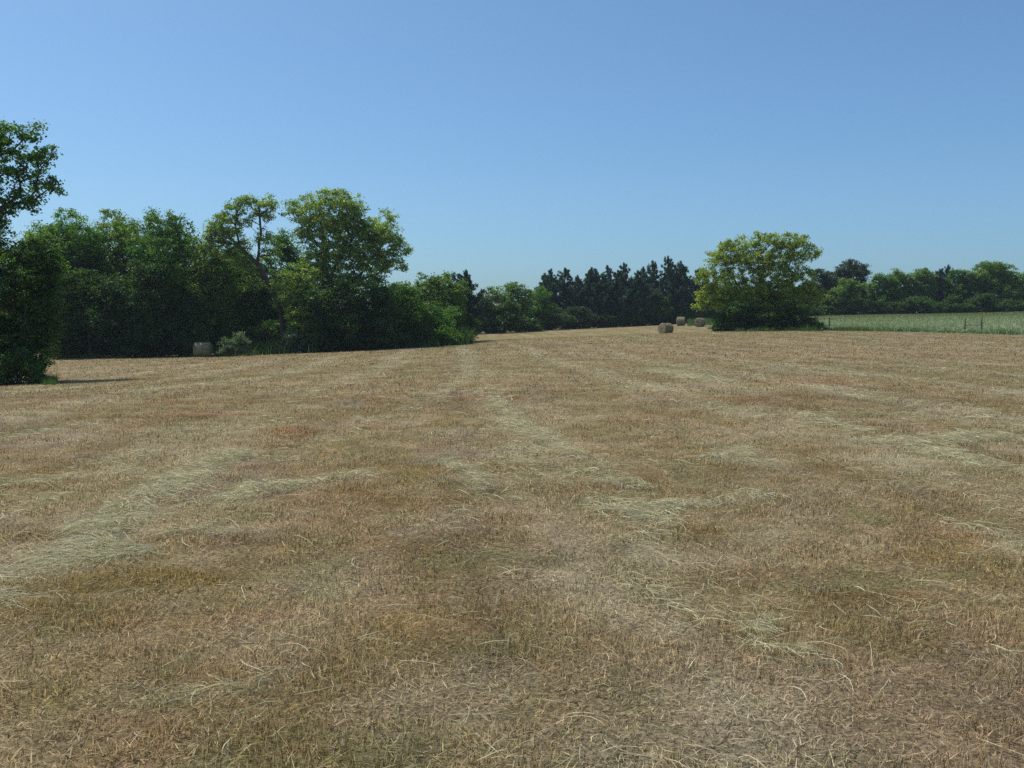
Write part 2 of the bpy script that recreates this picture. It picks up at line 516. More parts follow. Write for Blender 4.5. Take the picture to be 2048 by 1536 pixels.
def build_hay():
    rng = np.random.default_rng(23)
    parts = []
    # strands thick in the swaths, loose and few elsewhere
    for d0, d1, n0, wd, lf in ((2.2, 8, 170000, 0.0034, 0.95), (8, 16, 280000, 0.0045, 0.9), (16, 40, 300000, 0.0085, 1.05), (40, 80, 100000, 0.018, 1.4)):
        x, y = wedge(rng, n0, d0, d1)
        h = hayfield(x, y)
        sc = sstep(0.55, 0.8, fbm(x * 0.8, y * 0.8, 131, 3))
        sw = math.radians(-3.5)
        u = x * math.cos(sw) - y * math.sin(sw); v = x * math.sin(sw) + y * math.cos(sw)
        wv = (fbm(u * 0.2 + 3, v * 0.12, 81, 3) - 0.5) * 1.3
        row = (0.5 + 0.5 * np.cos((u - 0.9) * 2 * math.pi / 4.7 + wv)) ** 5 * sstep(0.42, 0.66, fbm(u * 1.2, v * 0.35, 161, 3))
        pr = h ** 1.3 * 0.8 + 0.005 + 0.014 * sc + 0.16 * row
        keep = (rng.uniform(0, 1, n0) < pr) & (pasture(x, y) < 0.5)
        x = x[keep]; y = y[keep]; h = h[keep]; n = len(x)
        z = tz(x, y)
        pile = h * (0.02 + 0.10 * sstep(0.45, 0.75, fbm(x * 1.7, y * 1.7, 141, 3)))
        az = fbm(x * 0.7, y * 0.7, 151, 2) * 9 + rng.normal(0, 0.6, n)
        ln = rng.uniform(0.08, 0.34, n) * lf
        segs = 5 if d1 <= 16 else 3
        # wavy strand lying nearly flat
        hd = az.copy(); pos = np.stack([x, y, z + 0.028 + pile * rng.uniform(0, 1, n)], 1)
        turn = rng.normal(0, 0.28, n); pit = rng.normal(0.0, 0.12, n) + rng.uniform(0, 0.25, n)
        Vv = []
        w = wd * rng.uniform(0.6, 1.3, n)
        ro = rng.uniform(-1.2, 1.2, n)
        for k in range(segs + 1):
            sd = np.stack([-np.sin(hd) * np.cos(ro), np.cos(hd) * np.cos(ro), np.sin(ro)], 1)
            ww = w * (0.35 if k in (0, segs) else 1.0)
            Vv.append(pos - sd * (ww / 2)[:, None]); Vv.append(pos + sd * (ww / 2)[:, None])
            st = ln / segs
            pos = pos + np.stack([np.cos(hd) * st, np.sin(hd) * st, np.sin(pit) * st], 1)
            hd = hd + turn + rng.normal(0, 0.15, n); pit = pit - 0.12 + rng.normal(0, 0.08, n)
            g = tz(pos[:, 0], pos[:, 1]) if d1 <= 16 else z
            pos[:, 2] = np.maximum(pos[:, 2], g + 0.008)
        nv = 2 * (segs + 1)
        base = (np.arange(n) * nv)[:, None]
        Q = np.concatenate([base + np.array([[2 * k, 2 * k + 1, 2 * k + 3, 2 * k + 2]]) for k in range(segs)], 1).reshape(-1, 4)
        s = rng.uniform(0, 1, n)[:, None]
        t = np.where(s < 0.45, lin(214, 206, 170), np.where(s < 0.8, lin(188, 190, 148), lin(206, 186, 150)))
        t = t * np.clip(rng.lognormal(-0.22, 0.38, n), 0.3, 1.2)[:, None]
        parts.append((np.stack(Vv, 1).reshape(-1, 3), Q, np.repeat(t, nv, axis=0)))
    V, Q, T = join(parts)
    o = link("loose_hay", mesh_np("loose_hay", V, Q, T), M_HAY)
    tag(o, "pale green strands of cut hay left in swaths on the stubble", "hay", kind="stuff")


build_stubble()
build_hay()


def build_pasture_grass():
    rng = np.random.default_rng(31)
    parts = []
    n = 420000
    x = rng.uniform(25, 130, n); y = rng.uniform(88, 208, n)
    p = pasture(x, y)
    ye = np.interp(x, PEDGE[:, 0], PEDGE[:, 1], left=400, right=90)
    near = np.exp(-np.maximum(y - ye, 0) / 9.0)
    keep = (p > 0.55) & (rng.uniform(0, 1, n) < 0.4 + 0.6 * near) & (x < 0.62 * y + 3)
    x = x[keep]; y = y[keep]; near = near[keep]; n = len(x)
    c, h, p = fieldcol(x, y)
    edge = rng.uniform(0, 1, n) < near * 1.1
    t = np.where(edge[:, None], lin(92, 116, 62) * rng.uniform(0.6, 1.25, n)[:, None], c * rng.lognormal(-0.1, 0.2, n)[:, None])
    ln = rng.uniform(0.12, 0.3, n) * (1 + 1.6 * near * (fbm(x * .4, y * .4, 9, 3) > .45))
    P = np.stack([x, y, tz(x, y) - 0.02], 1)
    parts.append(blades(P, rng.uniform(0, 6.28, n), np.abs(rng.normal(0.25, 0.25, n)), ln, rng.uniform(0.03, 0.085, n), t, 0.3, 2))
    V, Q, T = join(parts)
    o = link("pasture_grass", mesh_np("pasture_grass", V, Q, T), M_GRASS)
    tag(o, "tall pale green grass standing in the unmown pasture at right", "grass", kind="stuff")


build_pasture_grass()


def build_weeds():
    """green weeds along the foot of the woods"""
    rng = np.random.default_rng(37)
    parts = []
    runs = [((85, 748), (112, 735), 46.5, 1.5, 0.26, 2600), ((60, 730), (110, 718), 78, 1.5, 0.35, 700),
            ((110, 717), (260, 715), 95, 1.0, 0.3, 900),
            ((430, 712), (520, 708), 97, 1.2, 0.55, 2600), ((500, 708), (640, 704), 99, 1.8, 0.9, 5200), ((640, 704), (760, 700), 101, 1.2, 0.6, 2400),
            ((760, 698), (880, 694), 104, 1.6, 0.9, 4200), ((840, 694), (938, 689), 107, 1.8, 1.25, 5600),
            ((1425, 661), (1470, 661), 121, 2.0, 0.6, 1600), ((1600, 660), (1645, 660), 117, 2.0, 0.6, 1600), ((1375, 652), (1420, 652), 170, 5.0, 0.7, 2600),
            ((1470, 662), (1620, 661), 115, 0.8, 0.35, 1700)]
    for (p0, p1, d, dep, hh, n) in runs:
        s = rng.uniform(0, 1, n)
        px = p0[0] + (p1[0] - p0[0]) * s; Y = d + rng.normal(0, dep, n)
        x = (px - 1024) / F * Y
        z = tz(x, Y)
        cl = fbm(x * 0.9, Y * 0.9, 201, 3)
        ln = hh * rng.uniform(0.35, 1.2, n) * (0.35 + 1.3 * sstep(0.35, 0.65, cl))
        q = rng.uniform(0, 1, n)[:, None]
        t = np.where(q < 0.6, lin(78, 112, 44), np.where(q < 0.85, lin(104, 128, 58), lin(88, 110, 80))) * rng.uniform(0.5, 1.15, n)[:, None]
        parts.append(blades(np.stack([x, Y, z - 0.02], 1), rng.uniform(0, 6.28, n), np.abs(rng.normal(0.3, 0.3, n)), ln, rng.uniform(0.03, 0.10, n) * min(1.0, d / 95.0) ** 2, t, 0.3, 2))
    V, Q, T = join(parts)
    o = link("edge_weeds", mesh_np("edge_weeds", V, Q, T), M_GRASS)
    tag(o, "bright green weeds along the foot of the woods", "weeds", kind="stuff")


build_weeds()


# ------------------------------------------------------------------ trees
def tubes(A, B, ra, rb, sides=5):
    d = unit(B - A)
    ref = np.where(np.abs(d[:, 2:3]) > 0.9, np.array([[1.0, 0, 0]]), np.array([[0, 0, 1.0]]))
    u = unit(np.cross(d, ref)); v = np.cross(d, u)
    n = len(A); V = np.zeros((n, 2 * sides, 3))
    for k in range(sides):
        a = 2 * math.pi * k / sides
        o = u * math.cos(a) + v * math.sin(a)
        V[:, k] = A + o * ra[:, None]; V[:, sides + k] = B + o * rb[:, None]
    base = (np.arange(n) * 2 * sides)[:, None]
    Q = np.concatenate([base + np.array([[k, (k + 1) % sides, sides + (k + 1) % sides, sides + k]]) for k in range(sides)], 1).reshape(-1, 4)
    return V.reshape(-1, 3), Q


def grow(stems, targets, rng, base_r, tip_r=0.012, wig=0.12):
    """stems: list of polylines (n,3), the first starts at the root, later ones start on the nearest node.
    Every target is joined to the cheapest node of what has grown so far. -> arrays pos, parent, radius, tips"""
    pos = []; par = []; pl = []

    def add(p, q):
        pos.append(np.asarray(p, float)); par.append(q)
        pl.append(0.0 if q < 0 else pl[q] + float(np.linalg.norm(pos[-1] - pos[q])))
        return len(pos) - 1

    for k, st in enumerate(stems):
        st = np.asarray(st, float)
        if k == 0:
            last = add(st[0], -1)
        else:
            last = int(np.argmin(((np.array(pos) - st[0]) ** 2).sum(1)))
        for a, b in zip(st[:-1], st[1:]):
            m = max(1, int(np.linalg.norm(b - a) / 0.7))
            for i in range(1, m + 1):
                p = a + (b - a) * i / m
                if i < m: p = p + rng.normal(0, 0.05, 3)
                last = add(p, last)
    A = np.zeros((len(pos) + len(targets) * 5, 3)); PL = np.zeros(len(A))
    A[:len(pos)] = pos; PL[:len(pos)] = pl
    n0 = len(pos)
    dist = np.array([np.sqrt(((A[:n0] - t) ** 2).sum(1)).min() for t in targets])
    tips = []
    for ti in np.argsort(dist):
        t = targets[ti]; n = len(pos)
        dv = t - A[:n]
        L = np.sqrt((dv ** 2).sum(1)) + 1e-6
        cost = L + 0.22 * PL[:n] + 0.7 * np.maximum(0, 0.25 * L - dv[:, 2])
        q = int(np.argmin(cost))
        a = A[q]; Ld = L[q]
        m = int(np.clip(round(Ld / 0.8), 1, 4))
        pd = unit(a - A[par[q]]) if par[q] >= 0 else np.array((0, 0, 1.0))
        last = q
        for i in range(1, m + 1):
            s = i / m
            p = a + (t - a) * s + pd * Ld * 0.22 * s * (1 - s) * 2
            if i < m: p = p + rng.normal(0, wig * Ld * 0.25, 3)
            last = add(p, last)
            A[last] = p; PL[last] = pl[last]
        tips.append(last)
    P = np.array(pos); par = np.array(par)
    cnt = np.zeros(len(P)); cnt[tips] += 1
    for i in range(len(P) - 1, 0, -1):
        if par[i] >= 0: cnt[par[i]] += cnt[i]
    cnt = np.maximum(cnt, 1)
    roots = np.where(par < 0)[0]
    R = tip_r * cnt ** 0.5
    k = base_r / R[roots].max()
    if k > 1: R = R * (1 + (k - 1) * (cnt / cnt.max()) ** 0.35)
    else: R = R * k
    R = np.maximum(R, 0.009)
    return P, par, R, np.array(tips)


def leaves(C, N, rng, r, flat, size, tint, tvar=0.25, upright=0.0, aspect=0.55):
    """N diamond leaves round each clump centre C; tint (len(C),3)"""
    n = len(C) * N
    c = np.repeat(C, N, axis=0)
    off = rng.normal(0, 1, (n, 3)); off = off / (np.linalg.norm(off, axis=1, keepdims=True) + 1e-9)
    rr = np.repeat(r if np.ndim(r) else np.full(len(C), r), N)
    off = off * (rng.uniform(0, 1, n) ** 0.75 * 1.15 * rr)[:, None] * np.array((1, 1, flat))
    p = c + off
    d = unit(rng.normal(0, 1, (n, 3)) * np.array((1, 1, 0.6)) + unit(off) * 0.7 + np.array((0, 0, -0.25 + upright * 2.2)))
    nr = unit(rng.normal(0, 1, (n, 3)) + np.array((0, 0, 0.7 * (1 - upright))))
    sd = unit(np.cross(d, nr))
    L = size * rng.uniform(0.6, 1.35, n); W = L * aspect
    fold = np.cross(sd, d) * (W * 0.18)[:, None]
    V = np.stack([p - d * (L / 2)[:, None], p + sd * (W / 2)[:, None] + fold, p + d * (L / 2)[:, None], p - sd * (W / 2)[:, None] + fold], 1).reshape(-1, 3)
    Q = np.arange(n * 4).reshape(-1, 4)
    t = np.repeat(tint, N, axis=0) * rng.lognormal(0, tvar, n)[:, None]
    return V, Q, np.repeat(t, 4, axis=0)


PAL = {   # three tones of leaf per kind
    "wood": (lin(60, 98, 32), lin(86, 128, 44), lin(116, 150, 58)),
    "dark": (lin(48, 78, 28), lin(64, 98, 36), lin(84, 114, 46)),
    "lime": (lin(108, 140, 60), lin(134, 162, 76), lin(158, 178, 102)),
    "gold": (lin(114, 138, 50), lin(142, 162, 62), lin(162, 178, 82)),
    "grey": (lin(86, 108, 82), lin(100, 122, 94), lin(114, 132, 102)),
    "cedar": (lin(50, 74, 58), lin(66, 92, 72), lin(84, 108, 82)),  # lightened and blued: some distance haze is put into the needle colour
    "oak": (lin(48, 68, 44), lin(60, 82, 52), lin(74, 94, 58)),
    "mid": (lin(80, 114, 44), lin(104, 136, 54), lin(126, 152, 68)),
}


def clumptint(n, pal, rng, C):
    a, b, c = PAL[pal]
    s = np.clip(0.5 * vnoise(C[:, 0] * 0.5 + 7, C[:, 2] * 0.6, 5) + 0.5 * rng.uniform(0, 1, n), 0, 1)[:, None]
    return np.where(s < 0.5, a + (b - a) * s * 2, b + (c - b) * (s - 0.5) * 2)


def lobe_targets(lobes, dens, rng, zmin=0.25):
    """points through the lobes, more of them near the skin; dens = points per square metre of skin"""
    out = []
    for (cx, cy, cz, rx, ry, rz, k) in lobes:
        n = max(4, int(dens * k * 4.2 * (rx * ry * rz) ** (2 / 3.0)))
        d = unit(rng.normal(0, 1, (n, 3)))
        r = (1 - 0.75 * rng.uniform(0, 1, n) ** 2.2) * rng.uniform(0.86, 1.10, n)
        p = np.array((cx, cy, cz)) + d * r[:, None] * np.array((rx, ry, rz))
        out.append(p[p[:, 2] > zmin])
    return np.concatenate(out)


NTREE = [0]


def plant(name, base_px, Y, lobes, label, cat="tree", group=None, stems=None, pal="wood", dens=1.1, lpc=46, leaf=0.20, cr=0.62,
          flat=0.62, trunk_r=0.22, seed=None, tip_r=0.012, tvar=0.28, parts=("trunk", "crown"), mat=None, aspect=0.55, zmin=0.25):
    """a tree or bush at depth Y. lobes: (px, py, rx, ry[, depth offset m, depth radius m, weight]) in photograph pixels,
    turned into metres at that depth; stems: list of [(px, py, depth offset)]"""
    NTREE[0] += 1
    dens, lpc, leaf, aspect, cr = dens * 3.4, int(lpc * 1.25), leaf * 1.0, 0.7, cr * 1.1
    rng = np.random.default_rng(1000 + (seed if seed is not None else NTREE[0] * 7))
    X = (base_px - 1024) / F * Y
    z0 = float(tz(X, Y)[0])
    root = np.array((X, Y, z0))
    mpp = Y / F
    LB = []
    for lb in lobes:
        px, py, rx, ry = lb[:4]
        dy = lb[4] if len(lb) > 4 else 0.0
        rd = lb[5] if len(lb) > 5 else 0.5 * (rx + ry) * mpp * 1.05
        k = lb[6] if len(lb) > 6 else 1.0
        c = at(px, py, Y) - root
        LB.append((c[0], c[1] + dy, c[2], rx * mpp, rd, ry * mpp, k))
    T = lobe_targets(LB, dens, rng, zmin)
    if stems is None:
        top = max(l[2] for l in LB); cxm = np.mean([l[0] for l in LB])
        stems_m = [[(0, 0, -0.1), (0.03 * cxm, 0, top * 0.2), (0.25 * cxm + rng.normal(0, .15), rng.normal(0, .2), top * 0.55)]]
    else:
        stems_m = []
        for k, st in enumerate(stems):
            q = []
            for s in st:
                p = at(s[0], s[1], Y) - root
                q.append((p[0], p[1] + (s[2] if len(s) > 2 else 0.0), p[2]))
            if k == 0: q[0] = (q[0][0], q[0][1], -0.1)
            if len(st[0]) > 3: q[0] = (0, 0, -0.1)
            stems_m.append(q)
    P, par, R, tips = grow(stems_m, T, rng, trunk_r, tip_r)
    seg = np.where(par >= 0)[0]
    V, Q = tubes(P[par[seg]], P[seg], R[par[seg]] if False else np.minimum(R[par[seg]], R[seg] * 1.5), R[seg])
    e = thing(name, root, label, cat, group)
    link(parts[0], mesh_np(parts[0], V, Q, smooth=True), M_BARK, e)
    C = P[tips]
    r = cr * rng.uniform(0.55, 1.25, len(C))
    V, Q, t = leaves(C, lpc, rng, r, flat, leaf, clumptint(len(C), pal, rng, C) * rng.lognormal(0, 0.12, (len(C), 1)), tvar, aspect=aspect)
    link(parts[1], mesh_np(parts[1], V, Q, t), mat or M_LEAF, e)
    return e


def auto_lobes(px, top, bot, w, rng, n=8, lean=0.0):
    """an uneven egg of lobes between rows top and bot, half width w (pixels)"""
    H = bot - top
    out = [(px + rng.uniform(-.15, .15) * w, top + 0.22 * H * .6, w * 0.45, H * 0.14)]
    for i in range(n):
        t = (i + 0.5) / n
        yy = top + H * (0.16 + 0.74 * t)
        env = math.sin(math.pi * min(1, 0.30 + 0.62 * t)) ** 0.7
        sx = (-1) ** i * rng.uniform(0.25, 0.62)
        out.append((px + sx * w * env + lean * (1 - t), yy, w * rng.uniform(0.36, 0.55), H * rng.uniform(0.11, 0.17), rng.uniform(-.5, .5) * w * 0.05))
    out.append((px, top + 0.55 * H, w * 0.6, H * 0.25))
    return out


def auto(name, px, top, bot, w, Y, label, group, pal="wood", seed=0, n=8, lean=0.0, **kw):
    rng = np.random.default_rng(500 + seed)
    w = w * 1.2
    return plant(name, px + kw.pop("dx", 0), Y, auto_lobes(px, top, bot, w, rng, n, lean), label, "tree", group, pal=pal, seed=seed, **kw)


def cedar(px, top, w, Y, label, group, seed, spires=((0, 1.0),), pal="cedar", bot=None):
    """upright pointed evergreen; spires: (offset in widths, height fraction)"""
    rng = np.random.default_rng(9000 + seed)
    w = w * 1.95
    X = (px - 1024) / F * Y
    z0 = float(tz(X, Y)[0]); root = np.array((X, Y, z0)); mpp = Y / F
    H = (at(px, top, Y)[2] - z0); W = w * mpp
    T = []; stems = []
    for k, (ox, hf) in enumerate(spires):
        h = H * hf; x0 = ox * W
        lean = rng.normal(0, 0.02) * h
        stems.append([(0 if k == 0 else x0 * .3, 0, -0.1), (x0 * 0.7, rng.normal(0, .1), h * 0.3), (x0 + lean, 0, h * 0.97)])
        sc = 1.0 if len(spires) == 1 else 0.75
        nb = int(16 + h * 3.6)
        side = rng.uniform(0, 6.28)
        for b in range(nb):
            tb = 0.02 + 0.93 * ((b + rng.uniform(0, 1)) / nb) ** 0.9
            prof = (0.75 + 0.25 * tb / 0.3) if tb < 0.3 else ((1 - tb) / 0.7) ** 1.05 + 0.05
            a = b * 2.4 + rng.normal(0, 0.5)
            ln = W * sc * prof * rng.uniform(0.45, 1.35) * (1 + 0.22 * math.cos(a - side))
            m = int(np.clip(ln / 0.34, 1, 9))
            for q in range(m):
                f = (q + 1) / m
                for e_ in range(2):
                    T.append((x0 * min(1, tb * 2) + lean * tb + ln * f * math.cos(a) + rng.normal(0, .12 + .1 * f * (1 - tb)),
                              ln * f * math.sin(a) + rng.normal(0, .12 + .1 * f * (1 - tb)),
                              max(0.15, h * tb + ln * (0.28 * f + 0.32 * f * f) + rng.normal(0, .12))))
        for q in range(10):
            T.append((x0 + lean + rng.normal(0, .05), rng.normal(0, .05), h * (0.86 + 0.14 * q / 9)))
    T = np.array(T)
    if len(stems) > 1:
        stems[1:] = [[(s[0][0], s[0][1], 0.0)] + s[1:] for s in stems[1:]]
    P, par, R, tips = grow(stems, T, rng, 0.16, 0.01)
    seg = np.where(par >= 0)[0]
    e = thing("cedar_tree", root, label, "tree", group)
    V, Q = tubes(P[par[seg]], P[seg], np.minimum(R[par[seg]], R[seg] * 1.5), R[seg], 4)
    link("trunk", mesh_np("trunk", V, Q, smooth=True), M_BARK, e)
    C = P[tips]
    hz = np.clip(C[:, 2] / H, 0, 1)
    r = (0.47 - 0.24 * hz) * rng.uniform(0.6, 1.2, len(C))
    V, Q, t = leaves(C, 46, rng, r, 1.15, 0.26, clumptint(len(C), pal, rng, C), 0.28, upright=0.45, aspect=0.42)
    link("crown", mesh_np("crown", V, Q, t), M_NEEDLE, e)
    return e


def bush(px, Y, top, bot, w, label, group=None, pal="dark", seed=0, leaf=0.15, dens=1.5, cr=0.42, lpc=36, n=6, cat="bush", name="shrub", **kw):
    rng = np.random.default_rng(700 + seed)
    H = bot - top
    w = w * 1.25; n = n + 2
    lob = [(px, top + 0.62 * H, w * 0.62, H * 0.34), (px - w * .5, bot - H * .14, w * .45, H * .15), (px + w * .5, bot - H * .14, w * .45, H * .15)]
    for i in range(n):
        a = rng.uniform(-1, 1)
        lob.append((px + a * w * 0.68, bot - H * rng.uniform(0.3, 0.86) * (1 - 0.4 * a * a), w * rng.uniform(0.2, 0.36), H * rng.uniform(0.12, 0.26), rng.uniform(-.4, .4) * w * Y / F))
    m = Y / F
    st = [[(px, bot), (px + w * 0.1, bot - H * 0.35)], [(px - w * .2, bot, 0.2, 1), (px - w * 0.4, bot - H * 0.4, .2)], [(px + w * .2, bot, -.2, 1), (px + w * 0.45, bot - H * 0.4, -.2)]]
    return plant(name, px, Y, lob, label, cat, group, stems=st, pal=pal, dens=dens, lpc=lpc, leaf=leaf, cr=cr, trunk_r=0.05, seed=seed,
                 parts=("stems", "foliage"), zmin=0.05, **kw)


G_EDGE = "trees at the left edge of the field"
G_WOOD = "trees of the left wood"
G_MID = "trees along the far hedge"
G_CED = "cedars in the far row"
G_RIGHT = "trees beyond the pasture"
G_BUSH = "bushes along the foot of the woods"

# --- near tree at the left edge of the frame
plant("broadleaf_tree", -70, 50, [
    (20, 300, 60, 42), (66, 262, 28, 24), (-60, 280, 80, 60), (62, 325, 42, 34), (88, 372, 36, 22), (30, 372, 56, 34), (58, 412, 36, 18),
    (-60, 370, 70, 50), (-10, 418, 50, 24), (-20, 262, 40, 28), (94, 300, 18, 18), (14, 452, 34, 14)],
    "tall tree with drooping leafy boughs cut off by the left edge of the photo", "tree", G_EDGE,
    stems=[[(-70, 770), (-75, 640), (-60, 520), (-40, 420), (-20, 330)], [(-60, 520), (-20, 440), (40, 390)], [(-60, 500), (-130, 400)]],
    pal="wood", dens=1.5, lpc=50, leaf=0.14, cr=0.38, trunk_r=0.24, seed=3)
plant("broadleaf_tree", 20, 47.5, [
    (10, 520, 70, 34), (70, 545, 44, 40), (20, 590, 80, 46), (84, 600, 30, 34), (30, 660, 72, 46), (78, 655, 30, 30), (20, 725, 62, 40), (66, 725, 28, 34),
    (-40, 600, 50, 70), (-50, 700, 50, 60), (96, 530, 22, 22), (60, 495, 26, 18), (-30, 490, 40, 26), (40, 752, 58, 22), (80, 690, 20, 26), (108, 512, 20, 14), (114, 622, 14, 16), (100, 652, 16, 12), (104, 574, 14, 10), (-10, 660, 60, 60)],
    "low dark bushy tree leafy to the ground at the left edge", "tree", G_EDGE, pal="dark", dens=2.0, lpc=60, leaf=0.13, cr=0.40,
    trunk_r=0.16, seed=4, zmin=0.05)

# --- the left wood, front row
auto("broadleaf_tree", 62, 452, 722, 62, 92, "slim tree rising behind the low bushy tree at left", G_WOOD, "mid", 11, dens=1.0)
auto("broadleaf_tree", 140, 424, 718, 70, 99, "broad round crowned tree, first of the left wood right of the edge trees", G_WOOD, "wood", 12, n=10, dens=1.3)
auto("broadleaf_tree", 228, 424, 716, 62, 102, "domed green tree in the middle of the left wood's flat skyline", G_WOOD, "mid", 13, n=10, dens=1.3)
auto("broadleaf_tree", 322, 416, 714, 56, 98, "tree with a raised pointed top at the right shoulder of the left wood", G_WOOD, "wood", 14, n=10, dens=1.25)
auto("broadleaf_tree", 375, 468, 712, 34, 103, "narrow ragged tree stepping down on the right of the raised pointed top", G_WOOD, "mid", 15, dens=1.1)
auto("broadleaf_tree", 418, 480, 710, 50, 100.5, "lower bright green tree left of the leaning open tree, above the left hay bale", G_WOOD, "mid", 16, dens=1.3)
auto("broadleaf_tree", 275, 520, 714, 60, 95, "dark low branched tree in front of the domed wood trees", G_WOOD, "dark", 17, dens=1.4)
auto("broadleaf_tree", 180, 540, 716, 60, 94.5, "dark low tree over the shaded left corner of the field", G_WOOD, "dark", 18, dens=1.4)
auto("broadleaf_tree", 480, 500, 708, 64, 106, "dark green tree standing behind the leaning trunk", G_WOOD, "wood", 19, dens=1.4)
auto("broadleaf_tree", 360, 560, 714, 52, 99, "shaded low tree directly behind the left hay bale", G_WOOD, "dark", 20, dens=1.4)
auto("broadleaf_tree", 556, 462, 704, 48, 108, "vine covered tree filling the gap behind the leaning tree and the tallest tree", G_WOOD, "wood", 21, dens=1.3)

plant("broadleaf_tree", 572, 99, [
    (447, 447, 30, 26), (474, 418, 26, 20), (512, 406, 32, 15), (540, 412, 16, 18), (500, 438, 12, 14), (424, 486, 18, 18), (458, 474, 26, 20),
    (432, 462, 22, 20), (538, 434, 14, 12), (492, 402, 20, 10), (484, 490, 22, 16), (470, 448, 18, 20), (470, 506, 26, 14), (532, 478, 18, 20), (545, 500, 20, 16), (446, 500, 30, 18), (520, 424, 22, 14), (490, 520, 30, 14), (418, 466, 14, 14), (505, 560, 22, 24), (560, 600, 16, 40), (548, 560, 14, 22)],
    "leaning tree with a bare forked trunk and open airy crown against the sky", "tree", G_WOOD,
    stems=[[(572, 706), (563, 630), (540, 570), (514, 527)], [(514, 527), (522, 470), (519, 430), (515, 408)], [(514, 527), (490, 505), (462, 478), (440, 452)],
           [(519, 440), (535, 420)], [(480, 496), (470, 450), (474, 425)]],
    pal="lime", dens=1.25, lpc=40, leaf=0.18, cr=0.52, trunk_r=0.30, seed=31, tip_r=0.016)
plant("broadleaf_tree", 668, 100, [
    (628, 414, 46, 24, 0, 3, .8), (690, 402, 34, 20, 0, 2.5, .8), (658, 392, 34, 14), (584, 424, 22, 22, 0, 1.5, .6), (606, 440, 26, 24, 0, 1.8, .8), (690, 425, 40, 24), (740, 470, 30, 26), (716, 420, 18, 16, 0, 1.2, .7), (664, 440, 44, 24, 0, 2.5, .8),
    (764, 450, 36, 28, 0, 2.2, .9), (798, 496, 24, 26), (780, 528, 34, 18, 0, 2, .9), (664, 484, 50, 28), (604, 470, 26, 18), (715, 500, 44, 34), (735, 545, 44, 30),
    (644, 530, 44, 30), (720, 462, 24, 20), (690, 450, 40, 28), (640, 452, 36, 24), (660, 510, 60, 30), (750, 510, 40, 26), (770, 476, 34, 24), (690, 580, 60, 30), (760, 572, 34, 26)],
    "tallest tree of the left wood with high spreading pale crown and dead twigs", "tree", G_WOOD,
    stems=[[(668, 700), (662, 600), (650, 520), (642, 450), (636, 412)], [(656, 560), (690, 500), (700, 440), (690, 405)], [(660, 590), (720, 550), (765, 490), (770, 450)],
           [(648, 500), (610, 460), (582, 425)], [(690, 570), (760, 545), (800, 500)]],
    pal="lime", dens=1.45, lpc=36, leaf=0.19, cr=0.48, trunk_r=0.32, seed=32, tip_r=0.014)
plant("broadleaf_tree", 598, 96.5, [(598, 548, 34, 22), (590, 580, 36, 28), (620, 590, 28, 26), (604, 630, 34, 36)],
      "bright green rounded tree below the left side of the tallest tree", "tree", G_WOOD, pal="lime", dens=2.0, lpc=48, leaf=0.16, cr=0.45, trunk_r=0.14, seed=33)
auto("broadleaf_tree", 665, 560, 702, 60, 97, "dark shaded tree under the trunk of the tallest tree", G_WOOD, "dark", 34, dens=1.5)
auto("broadleaf_tree", 742, 574, 698, 54, 99, "dark bushy tree below the right side of the tallest tree", G_WOOD, "dark", 35, dens=1.5)
auto("broadleaf_tree", 806, 566, 696, 46, 103, "olive tree at the right foot of the tallest tree", G_WOOD, "wood", 36, dens=1.4)
auto("broadleaf_tree", 856, 546, 694, 40, 109, "light green feathery topped tree left of the lone cedar", G_WOOD, "mid", 37, dens=1.3)
auto("broadleaf_tree", 893, 550, 692, 34, 112, "small green tree touching the left side of the lone cedar", G_WOOD, "mid", 38, dens=1.3)
auto("broadleaf_tree", 868, 606, 692, 48, 104, "low dark olive tree in front at the right end of the left wood", G_WOOD, "wood", 39, dens=1.7, leaf=0.17)
cedar(932, 544, 30, 118, "lone pointed cedar at the right end of the left wood", G_WOOD, 40)

# --- second row, seen through and between the first
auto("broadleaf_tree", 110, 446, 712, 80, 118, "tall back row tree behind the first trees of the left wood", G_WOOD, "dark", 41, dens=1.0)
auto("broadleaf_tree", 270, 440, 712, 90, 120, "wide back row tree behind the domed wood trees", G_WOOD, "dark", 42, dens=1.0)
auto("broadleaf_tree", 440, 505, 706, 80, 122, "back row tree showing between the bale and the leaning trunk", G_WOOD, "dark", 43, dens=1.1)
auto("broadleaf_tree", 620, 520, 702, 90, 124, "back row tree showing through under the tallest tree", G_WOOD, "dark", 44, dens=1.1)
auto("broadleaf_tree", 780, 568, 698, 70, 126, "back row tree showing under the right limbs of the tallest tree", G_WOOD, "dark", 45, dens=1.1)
auto("broadleaf_tree", -60, 470, 720, 90, 100, "back tree seen through the boughs at the far left", G_WOOD, "dark", 46, dens=1.0)

